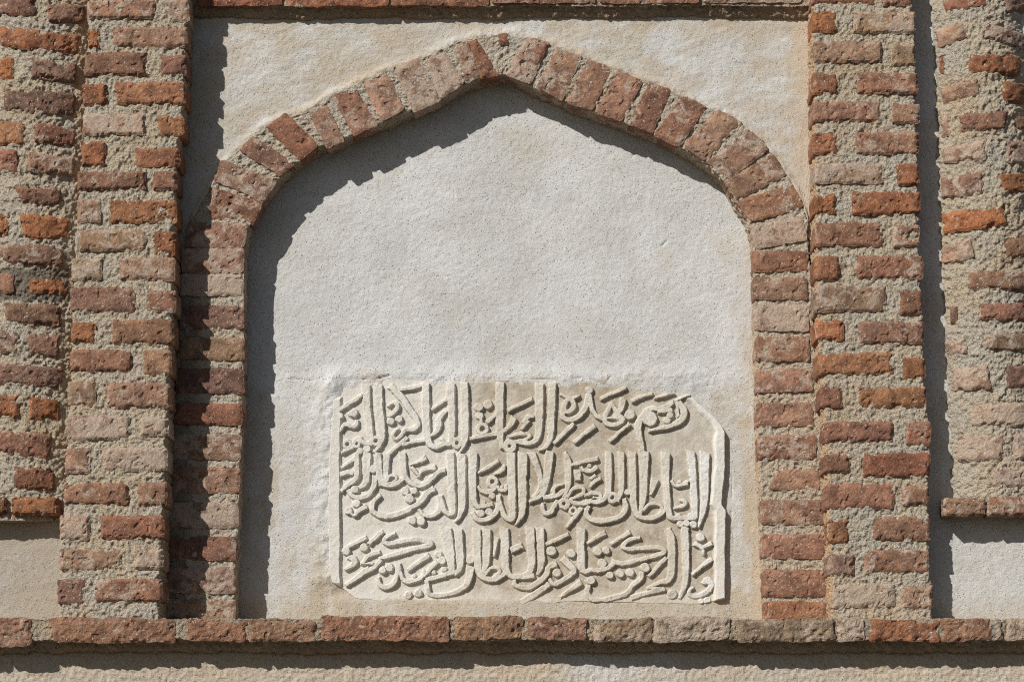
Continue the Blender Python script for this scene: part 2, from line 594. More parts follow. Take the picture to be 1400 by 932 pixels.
tan -= .25 * np.exp(-((gx - 350) / 50) ** 2 - ((gy - 90) / 22) ** 2)
B = A.copy()
B[..., 1] -= hh
mesh_from("spandrel_plaster", B, quads(*gy.shape), STUCCO, wall,
          np.stack([np.clip(tan, 0, 1), np.clip(org, 0, 1), 0 * tan], -1))


# plaster behind the round columns and in the panels below them
def panel_st(gx, gy):
    n2 = fbm(gx, gy, 60, 4, 3)
    tan = np.where(gx < 600, .85 + .4 * n2, .12 + .35 * n2 + .5 * sstep(800, 840, gy + 8 * n2) + .3 * (1 - sstep(715, 735, gy)))
    dk = np.where(gx < 600, .2, 0) + 0 * gx
    return np.stack([np.clip(tan, 0, 1), np.where(gx < 600, .08 + .1 * n2, 0) + 0 * gx, np.clip(dk * 2, 0, 1)], -1)


px_sheet("side_plaster", np.arange(-150, 130, 2.2), np.arange(-60, 868, 2.2), .105, plaster_h, STUCCO, wall, panel_st)
px_sheet("side_plaster", np.arange(1215, 1550, 2.2), np.arange(-60, 868, 2.2), .107, plaster_h, STUCCO, wall, panel_st)


def low_h(gx, gy):
    return plaster_h(gx, gy) * 1.3 + .0034 * fbm(gx, gy, 5, 3, 6)


def low_st(gx, gy):
    n2 = fbm(gx, gy, 60, 4, 3)
    tan = 1.05 + .35 * n2 - .45 * np.exp(-((gx - 830) / 160) ** 2) - .2 * sstep(1000, 1200, gx) + .15 * (gx < 420)
    return np.stack([np.clip(tan, 0, 1), .12 + np.clip(.6 * n2 - .05, 0, .4), 0 * tan + .05], -1)


px_sheet("lower_plaster", np.arange(-150, 1552, 2.2), np.arange(866, 1010, 2.2), Y_LOWER, low_h, STUCCO, wall, low_st)
zb = float(P(700, 1008, Y_LOWER)[2])
box_mesh("plinth", -7, 7, Y_LOWER + .002, .26, 0, zb, STUCCO, wall)


# ================================================================== mortar texture
def mortar_h(u, v, amp=1.0):
    h = .0030 * fbm(u, v, 26, 2, 0) + .0036 * fbm(u, v, 9, 2, 3) + .0058 * fbm(u, v, 4.4, 2, 5) - .0004
    return h * amp


def mortar_st(u, v, left=0.0):
    n = fbm(u, v, 60, 4, 6)
    return np.stack([np.clip(.05 + .35 * n + left, 0, 1), np.clip(.3 * fbm(u, v, 24, 3, 1), 0, 1), 0 * n], -1)


# ================================================================== POINTED ARCH
arch = thing("pointed_arch", "pointed brick arch and its brick jambs framing the pale plaster niche", "arch")
nface = 56
tt = np.linspace(0, 1, nface)
face = RO[:, None, :] * (1 - tt)[None, :, None] + RI[:, None, :] * tt[None, :, None]
Af = P(face[..., 0], face[..., 1], Y_ARCH)
sk = np.repeat(Af[:, :1], 3, 1)
sk[:, 0, 1] = Y_SPAN + .02
sk[:, 1, 1] = Y_SPAN
sk[:, 2, 1] = Y_ARCH + .006
nd = 34
so = np.repeat(Af[:, -1:], nd, 1)
so[..., 1] = np.linspace(Y_ARCH + .003, Y_NICHE + .02, nd)[None, :]
Aall = np.concatenate([sk, Af, so], 1)
# width measured along the section for the noise
wd = np.linalg.norm(RO - RI, axis=1)[:, None]
uu = np.concatenate([np.full((len(S), 3), -3.0), tt[None, :] * wd, wd + np.linspace(1, 50, nd)[None, :]], 1)
ss = np.broadcast_to(S[:, None], uu.shape)
# smooth the section's corner so it is worn round
K = Aall.copy()
for _ in range(2):
    K[:, 1:-1] = (K[:, :-2] + 2 * K[:, 1:-1] + K[:, 2:]) / 4
nr = normals(K)
sgn = np.sign(-(nr[:, nface // 2, 1]).mean())
nr *= sgn
hm = mortar_h(ss, uu) - .0030
infr = np.clip((uu - wd) / 3, 0, 1)
hm = hm - infr * .001 * (1 + 2 * fbm(ss, uu, 28, 2, 4))
st = mortar_st(ss, uu)
st[..., 0] = np.clip(st[..., 0] + .10 + .35 * infr + .15 * sstep(1380, 1900, ss), 0, 1)
hm -= .003 * np.exp(-((uu - wd) / 4.0) ** 2)
st[..., 1] = np.clip(st[..., 1] + .22, 0, 1)
st[..., 2] = .55 * sstep(34, 20, uu + 6 * fbm(ss, uu, 30, 3, 2)) * sstep(560, 480, ss)  # pilaster's shade on the left jamb, painted as darker mortar colour
Bm = K + nr * hm[..., None]
F = quads(*uu.shape)
if sgn < 0:
    F = F[:, ::-1]
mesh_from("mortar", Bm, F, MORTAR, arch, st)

VOUS = """287 257 360 278 345 306 287 296 rp;302 219 379 250 360 274 292 246 p;346 185 402 226 385 241 327 204 rp;
390 155 435 200 411 219 364 173 r;446 144 470 194 449 204 423 152 rg;485 121 515 172 485 186 455 130 rp;
530 104 552 151 523 167 497 112 pg;571 80 601 139 567 153 540 92 pg;607 71 635 114 603 136 582 83 pg;
638 60 657 106 640 114 622 69 tg;650 53 682 104 657 108 641 58 r;696 47 696 61 683 61 681 48 r;
722 51 751 58 724 116 692 103 rm;762 66 795 76 768 138 737 121 gp;806 80 836 92 810 151 776 142 pr;
846 97 878 110 849 166 815 155 gr;890 113 917 122 892 183 859 171 rm;934 131 966 145 928 201 893 186 rp;
984 149 1012 165 964 221 934 201 pg;1030 181 1051 205 996 243 965 222 pm;1058 211 1075 238 1006 273 990 250 gp;
1084 252 1100 281 1028 303 1007 277 po;1096 297 1104 328 1032 338 1025 311 p;1030 345 1104 345 1104 370 1030 371 rp;
1030 380 1104 381 1104 409 1030 408 p;1031 418 1106 418 1106 452 1031 450 g;1033 461 1107 461 1108 492 1033 493 rp;
1034 507 1110 505 1110 534 1034 535 pr;1034 552 1112 551 1112 580 1034 581 p;1036 596 1115 595 1116 626 1036 627 rp;
1062 644 1120 643 1122 668 1050 668 tp;1039 685 1125 684 1126 715 1039 715 gp;1042 731 1128 731 1128 762 1042 761 pr;
1043 780 1129 780 1130 814 1043 814 rp;1045 823 1130 823 1131 846 1045 846 op;
256 305 340 306 334 337 252 336 p;250 341 334 341 333 371 248 371 p;247 376 333 376 333 404 245 403 g;
246 419 334 420 334 448 244 448 m;244 462 335 464 334 491 242 490 t;242 505 334 505 334 537 241 536 m;
240 552 331 552 331 580 238 579 r;238 595 330 595 330 627 236 627 pm;236 640 329 641 328 672 234 672 tp;
234 688 327 688 326 720 231 720 mg;230 734 323 735 322 765 229 764 mr;228 776 323 776 322 809 227 809 mg;226 820 323 820 322 846 225 846 p"""
for q, c in parse(VOUS):
    Q = np.array(q).reshape(4, 2)
    a_, b_ = Q[1] - Q[0], Q[3] - Q[0]
    g_ = 1.5
    if np.hypot(*a_) < np.hypot(*b_):
        e_ = a_ / np.hypot(*a_) * g_
        Q += np.array([-e_, e_, e_, -e_])
    else:
        e_ = b_ / np.hypot(*b_) * g_
        Q += np.array([-e_, -e_, e_, e_])
    q = Q.ravel().tolist()
    if c[0] in 'gt' and len(c) > 1:
        c = 'p' + c[1]
    brick(q, c, Y_ARCH, arch, proud=brng.uniform(.003, .006), rough=.9, skirt=.07)

# ================================================================== PILASTERS
Lleft = interp([(-60, 122), (0, 120), (80, 116), (130, 113), (200, 111), (240, 106), (280, 104), (360, 99), (470, 96), (530, 93), (620, 89), (660, 87), (710, 82), (850, 78)])
Lright = interp([(-60, 260), (0, 259), (60, 256), (130, 254), (180, 248), (220, 243), (260, 241), (330, 238), (440, 237), (500, 233), (600, 229), (640, 227), (700, 225), (780, 221), (850, 220)])
Rleft = interp([(-60, 1108), (0, 1109), (150, 1111), (230, 1112), (350, 1114), (480, 1118), (560, 1123), (620, 1127), (680, 1130), (740, 1132), (850, 1136)])
Rright = interp([(-60, 1247), (0, 1248), (50, 1253), (200, 1257), (330, 1258), (400, 1262), (450, 1264), (520, 1267), (600, 1273), (760, 1273), (850, 1278)])
YPL = interp([(-60, .0), (330, .0), (850, -.034)])


def pilaster(t, L, R, Yf, back, tanleft=0.0):
    ys = np.arange(-52, 856, 1.4)
    l, r = L(ys), R(ys)
    # mortar is worn back a little at both arrises
    m = int((r - l).mean() / 1.4)
    tt = np.linspace(0, 1, m)
    fx = (l + 2.2)[:, None] * (1 - tt) + (r - 2.8)[:, None] * tt
    Yv = Yf(ys)[:, None] + 0 * fx
    A = P(fx, np.broadcast_to(ys[:, None], fx.shape), Yv)
    nd = 26
    def side(a):
        s = np.repeat(a[:, None, :], nd, 1)
        s[..., 1] = a[:, None, 1] + np.linspace(.003, back, nd)[None, :]
        return s
    Ls, Rs = side(A[:, 0])[:, ::-1], side(A[:, -1])
    K = np.concatenate([Ls, A, Rs], 1)
    for _ in range(10):
        K[:, 1:-1, :2] = (K[:, :-2, :2] + 2 * K[:, 1:-1, :2] + K[:, 2:, :2]) / 4
    nr = normals(K)
    s = np.sign(-nr[:, K.shape[1] // 2, 1].mean())
    nr *= s
    w = (r - l).mean()
    u = np.concatenate([-np.linspace(2, 46, nd)[::-1], tt * w, w + np.linspace(2, 46, nd)])[None, :] + 0 * ys[:, None]
    v = ys[:, None] + 0 * u
    off = l.mean()
    h = mortar_h(u + off, v)
    st = mortar_st(u + off, v)
    st[..., 0] = np.clip(st[..., 0] + tanleft * np.clip(-u / 3 + 1, 0, 1) + .25 * np.clip((u - w) / 4, 0, 1), 0, 1)
    F = quads(*u.shape)
    if s < 0:
        F = F[:, ::-1]
    mesh_from("mortar", K + nr * h[..., None], F, MORTAR, t, st)


pl = thing("brick_pilaster", "flat brick pilaster on the left side of the niche, throwing its shadow onto the arch", "pilaster", "brick pilasters flanking the niche")
pilaster(pl, Lleft, Lright, YPL, .16)
LB = """123 -42 172 -14 r;188 -42 258 -14 p;120 0 212 27 pr;230 0 257 30 p;121 41 136 66 o;155 37 255 65 pt;116 72 201 104 rp;220 76 254 103 mr;
113 116 146 145 or;158 113 253 144 op;113 155 199 186 p;215 158 250 187 ot;111 194 145 228 or;185 202 244 229 ro;
106 235 200 261 rp;209 235 241 260 rp;106 274 138 305 pt;150 273 240 306 or;108 314 200 344 tp;211 317 238 349 or;
98 353 140 384 tg;164 353 238 384 pt;97 392 186 427 pm;201 397 238 427 rp;97 441 131 468 or;154 436 237 471 rt;
96 478 181 508 rp;196 479 233 513 tr;93 521 131 555 tg;146 523 231 558 rg;92 568 178 602 pg;192 570 229 596 gp;
90 613 124 648 pm;140 612 227 644 pg;88 660 176 690 rp;188 659 227 691 pr;82 704 123 738 pg;138 704 223 737 r;
82 750 165 780 rg;184 749 221 778 pg;79 791 117 826 mp;131 790 221 823 rp"""
for q, c in parse(LB):
    ymid = (q[1] + q[5]) / 2
    edge = q[0] < Lleft(ymid) + 6 or q[2] > Lright(ymid) - 6
    if q[2] > Lright(ymid) - 6:
        q[2] += 1.8
        q[4] += 1.8
    brick(q, c, float(YPL(ymid)), pl, proud=brng.uniform(.0065, .012), rough=1.5 if 'o' in c else 1.1, skirt=.11 if edge else .035)

prt = thing("brick_pilaster", "flat brick pilaster on the right side of the niche, its inner edge sunlit", "pilaster", "brick pilasters flanking the niche")
Y0 = interp([(-60, 0.0), (850, 0.0)])
pilaster(prt, Rleft, Rright, Y0, .13, tanleft=.75)
RB = """1110 -44 1150 -14 r;1165 -42 1246 -12 p;1110 -8 1194 6 r;1206 -8 1246 9 rp;1110 16 1144 45 o;1165 17 1252 47 tp;1112 57 1205 87 tp;1220 61 1252 91 t;
1111 100 1145 130 ro;1171 100 1255 130 rp;1111 139 1203 167 pr;1219 142 1257 170 pr;1112 182 1144 212 ro;1170 181 1256 212 rp;
1113 223 1207 252 tg;1226 224 1257 255 or;1113 265 1142 293 o;1165 262 1258 295 or;1114 304 1206 337 rp;1220 308 1257 339 pr;
1114 350 1147 384 ro;1172 350 1262 382 rm;1115 391 1211 427 tm;1230 397 1261 430 rm;1114 438 1153 466 or;1175 439 1264 470 mr;
1119 482 1221 513 ot;1234 489 1266 518 or;1122 529 1151 557 rm;1172 529 1267 557 ot;1127 576 1221 604 rp;1238 576 1273 609 rp;
1127 620 1162 646 rm;1180 619 1272 652 ro;1130 661 1222 696 rp;1234 665 1270 691 rp;1132 710 1160 742 ot;1194 706 1272 739 pr;
1133 757 1168 787 mg;1182 751 1270 783 pr;1138 797 1223 830 tg;1232 800 1276 832 pg"""
for q, c in parse(RB):
    ymid = (q[1] + q[5]) / 2
    edge = q[0] < Rleft(ymid) + 7 or q[2] > Rright(ymid) - 7
    brick(q, c, 0.0, prt, proud=brng.uniform(.0065, .012), rough=1.5 if 'o' in c else 1.1, skirt=.11 if edge else .035)


# ================================================================== ROUND COLUMNS
def cyl(pxc, py, front, R):
    xc = float(P(pxc, py, front)[0])

    def f(X):
        d = np.clip(np.abs(X - xc), 0, R * .97)
        return front + R - np.sqrt(R * R - d * d)
    return f


def column_mortar(t, f, xs, ys):
    gx, gy = np.meshgrid(xs, ys)
    A = PF(gx, gy, f)
    e = .004
    dfx = (f(A[..., 0] + e) - f(A[..., 0] - e)) / (2 * e)
    n = np.stack([dfx, -np.ones_like(dfx), np.zeros_like(dfx)], -1)
    n /= np.linalg.norm(n, axis=-1, keepdims=True)
    B = A + n * (mortar_h(gx, gy) * 1.15)[..., None]
    # closed underneath: the last rows turn back into the wall
    tail = np.repeat(B[-1:], 4, 0)
    tail[1:, :, 1] = np.maximum(tail[1:, :, 1], np.linspace(.05, .12, 3)[:, None])
    B = np.concatenate([B, tail[1:]], 0)
    st = mortar_st(gx, gy)
    st[..., 2] = .85 * sstep(364, 370, gy + 3 * fbm(gx, gy, 20, 2, 3)) * (1 - sstep(408, 414, gy + 3 * fbm(gx, gy, 20, 2, 1))) * (gx < 94) + (gx < 100) * .6 * sstep(20, 0, gx) * 0
    st[..., 0] = np.clip(st[..., 0] + .35 * (gx < 600) * sstep(98, 108, gx), 0, 1)
    st = np.concatenate([st, np.repeat(st[-1:], 3, 0)], 0)
    mesh_from("mortar", B, quads(*B.shape[:2]), MORTAR, t, st)


cl = thing("round_column", "weathered round brick half column at the left edge beyond the left pilaster", "column", "round brick half columns outside the pilasters")
fL = cyl(26, 400, .040, .30)
column_mortar(cl, fL, np.arange(-66, 121, 1.4), np.arange(-52, 712, 1.4))
CLB = """-40 -40 40 -34 40 -12 -40 -16 r;50 -40 112 -28 112 -8 50 -16 m;-40 -2 49 -4 47 22 -40 24 mr;64 5 116 8 115 34 66 31 mp;0 36 110 48 108 74 0 66 or;-40 79 20 79 20 109 -40 110 o;42 79 106 86 104 116 42 108 m;
5 121 104 128 101 159 5 151 m;-40 168 36 167 35 199 -40 200 ot;49 168 104 176 102 203 47 195 r;-40 206 24 205 24 237 -40 237 r;38 208 102 215 101 241 37 235 pt;
20 254 85 257 84 284 29 280 mr;-40 292 12 291 11 323 -40 323 o;27 292 93 296 97 329 33 326 o;0 331 88 338 86 367 0 359 mp;-40 373 19 374 18 402 -40 403 rp;
40 380 92 384 91 404 42 401 o;8 412 82 418 82 448 8 440 md;-40 452 25 452 24 483 -40 484 m;40 456 82 459 80 491 40 483 mp;-40 494 0 495 86 503 85 532 -40 524 mp;
-40 538 27 539 27 571 -40 571 o;40 543 82 547 82 575 39 574 o;-40 584 0 584 70 594 68 628 -40 614 rm;18 636 74 642 76 671 20 667 rd"""
for ln, c in [(l.split()[:-1], l.split()[-1]) for l in CLB.replace('\n', '').split(';')]:
    v = [float(x) for x in ln]
    if len(v) == 10:        # five points given: drop the helper one
        v = v[0:2] + v[4:10]
    brick(v, c, fL, cl, proud=brng.uniform(.007, .013), rough=1.7, skirt=.04)
for q, c in parse("-40 679 9 704 d;17 680 80 704 or"):
    brick(q, c, .030, cl, proud=.012, rough=1.5, skirt=.07)

cr = thing("round_column", "round brick half column at the right edge beyond the right pilaster", "column", "round brick half columns outside the pilasters")
fR = cyl(1356, 300, .028, .200)
column_mortar(cr, fR, np.arange(1276, 1450, 1.4), np.arange(-52, 704, 1.4))
CRB = """1290 -34 1350 -44 1350 -16 1290 -8 r;1372 -40 1440 -38 1440 -12 1374 -14 m;1288 3 1346 -8 1347 8 1294 19 r;1277 42 1318 31 1322 53 1283 65 p;1284 78 1292 76 1290 102 1284 102 r;1372 -6 1440 0 1440 28 1376 17 mg;
1350 32 1402 46 1440 56 1440 82 1345 53 m;1326 72 1396 76 1393 103 1323 98 od;1286 122 1338 108 1340 128 1288 145 tp;1367 110 1440 116 1440 148 1373 140 od;
1286 158 1299 156 1299 187 1287 189 p;1312 159 1378 151 1373 178 1314 180 mr;1389 159 1440 162 1440 184 1391 176 m;1290 204 1347 190 1348 220 1291 224 pg;
1374 192 1440 196 1440 230 1376 222 mg;1286 244 1342 236 1344 264 1288 273 mp;1366 236 1440 238 1440 272 1371 262 od;1288 291 1375 278 1378 307 1291 320 o;
1286 338 1328 326 1332 352 1284 365 pg;1373 325 1440 326 1440 360 1375 351 tr;1324 371 1440 368 1440 400 1322 395 pr;1342 413 1440 414 1440 441 1340 437 rp;
1301 420 1310 418 1309 441 1300 443 m;1345 456 1440 455 1440 483 1345 479 tm;1289 467 1320 462 1322 484 1298 491 pg;1302 505 1352 498 1356 533 1303 535 pg;
1376 500 1440 500 1440 533 1377 530 mp;1326 552 1440 548 1440 584 1328 582 gp;1310 594 1372 592 1372 629 1308 631 gp;1388 592 1440 592 1440 629 1388 628 g;
1356 640 1440 640 1440 666 1356 666 mg"""
for ln, c in [(l.split()[:-1], l.split()[-1]) for l in CRB.replace('\n', '').split(';')]:
    v = [float(x) for x in ln]
    if len(v) == 10:
        v = v[0:2] + v[4:10]
    brick(v, c, fR, cr, proud=brng.uniform(.0065, .012), rough=1.4, skirt=.04)
for q, c in parse("1290 680 1347 705 tp;1350 679 1412 705 rp;1416 679 1480 705 r"):
    brick(q, c, .022, cr, proud=.010, rough=1.2, skirt=.06)


# ================================================================== LEDGE and CORNICE
def moulding(t, x0, x1, ytop, ybot, Yf, Ywall, Ytop, fillet, drop, mat=MORTAR):
    """mortar body of a projecting course: top, front, underside, then a fillet down to the wall"""
    xs = np.arange(x0, x1, 1.6)
    yb = ybot + 2.0 * fbm(xs, xs * 0, 60, 3, 1)
    top = P(xs, ytop + 0 * xs, Yf)
    bot = P(xs, yb, Yf)
    rows, uv = [], []
    def add(X, Y, Z, v):
        rows.append(np.stack([X, Y + 0 * X, Z + 0 * X], -1))
        uv.append(v)
    for k in np.linspace(0, 1, 14)[:-1]:
        add(top[:, 0], Ytop + (Yf + .004 - Ytop) * k, top[:, 2], -60 * (1 - k) - 4)
    for k in np.linspace(0, 1, 26):
        q = top * (1 - k) + bot * k
        add(q[:, 0], Yf + 0 * xs, q[:, 2], k * 35)
    Yu = fillet[0][1]
    for k in np.linspace(0, 1, 8)[1:]:
        add(bot[:, 0], Yf + (Yu - Yf) * k, bot[:, 2] - .001 * k, 36 + 8 * k)
    zz = np.interp(np.linspace(0, 1, 14), np.linspace(0, 1, len(fillet)), [a for a, b in fillet])
    yy = np.interp(np.linspace(0, 1, 14), np.linspace(0, 1, len(fillet)), [b for a, b in fillet])
    for a, b in zip(zz[1:], yy[1:]):
        add(bot[:, 0], b, bot[:, 2] - a, 46 + a * 400)
    K = np.array(rows)
    for _ in range(3):
        K[1:-1, :, 1:] = (K[:-2, :, 1:] + 2 * K[1:-1, :, 1:] + K[2:, :, 1:]) / 4
    nr = normals(K)
    mid_ = 13 + 12
    s = np.sign(-nr[mid_, :, 1].mean())
    nr *= s
    v = np.array(uv)[:, None] + 0 * xs[None]
    u = xs[None] + 0 * v
    h = mortar_h(u, v) * .9 - .0045
    h += .004 * fbm(u, v, 45, 2, 2) * (v > 30)
    st = mortar_st(u, v)
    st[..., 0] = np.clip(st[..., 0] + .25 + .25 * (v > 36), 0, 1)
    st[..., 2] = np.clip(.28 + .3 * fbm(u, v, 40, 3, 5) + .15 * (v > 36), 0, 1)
    F = quads(*u.shape)
    if s < 0:
        F = F[:, ::-1]
    mesh_from("mortar", K + nr * h[..., None], F, mat, t, st)


ledge = thing("brick_ledge", "projecting course of long worn bricks running under the niche and both pilasters", "ledge")
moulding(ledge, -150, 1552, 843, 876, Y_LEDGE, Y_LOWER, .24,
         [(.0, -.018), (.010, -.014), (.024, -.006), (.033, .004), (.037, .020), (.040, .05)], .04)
LG = """-130 842 -20 884 r;-16 843 44 843 43 883 -16 884 pm;68 843 240 845 240 878 72 878 rt;258 846 338 846 337 877 258 877 rt;341 846 432 848 432 875 341 876 tr;
438 842 614 841 615 876 440 874 rt;622 843 714 841 712 873 622 875 tr;722 843 803 844 802 873 721 873 rg;812 852 838 843 893 843 889 876 812 877 tg;
894 843 1000 843 994 874 891 877 gk;1008 848 1140 843 1143 877 1010 877 tk;1144 845 1182 845 1183 874 1144 876 tg;1190 847 1284 846 1286 877 1190 877 ro;
1287 844 1354 846 1355 874 1288 877 rt;1357 848 1372 848 1373 873 1357 874 k;1375 846 1440 846 1440 874 1374 875 gr;1456 845 1540 845 1540 874 1456 874 r"""
for ln, c in [(l.split()[:-1], l.split()[-1]) for l in LG.replace('\n', '').split(';')]:
    v = [float(x) for x in ln]
    if len(v) == 10:
        v = v[0:2] + v[4:10]
    if len(v) == 4:
        v = [v[0], v[1], v[2], v[1], v[2], v[3], v[0], v[3]]
    brick(v, c, Y_LEDGE, ledge, proud=brng.uniform(.002, .006), rough=2.6, skirt=.05, step=1.9)

corn = thing("brick_cornice", "projecting course of brick across the top above the arch between the pilasters", "cornice")
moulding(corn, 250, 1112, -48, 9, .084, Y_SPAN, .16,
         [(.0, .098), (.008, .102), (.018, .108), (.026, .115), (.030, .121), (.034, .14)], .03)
for q, c in parse("268 -26 387 8 ro;391 -26 531 9 ro;535 -26 668 8 r;672 -26 814 5 pr;819 -26 956 5 rp;960 -26 1096 4 pg"):
    brick(q, c, .084, corn, proud=.004, rough=1.5, skirt=.04)

# ================================================================== INSCRIBED STONE PANEL
SC = 7.765
OR = {'A1': (450, 505), 'A2': (580, 505), 'A3': (710, 505), 'A4': (840, 505), 'B1': (450, 610), 'B2': (580, 610), 'B3': (710, 610),
      'B4': (840, 610), 'C1': (450, 715), 'C2': (580, 715), 'C3': (710, 715), 'C4': (840, 715)}
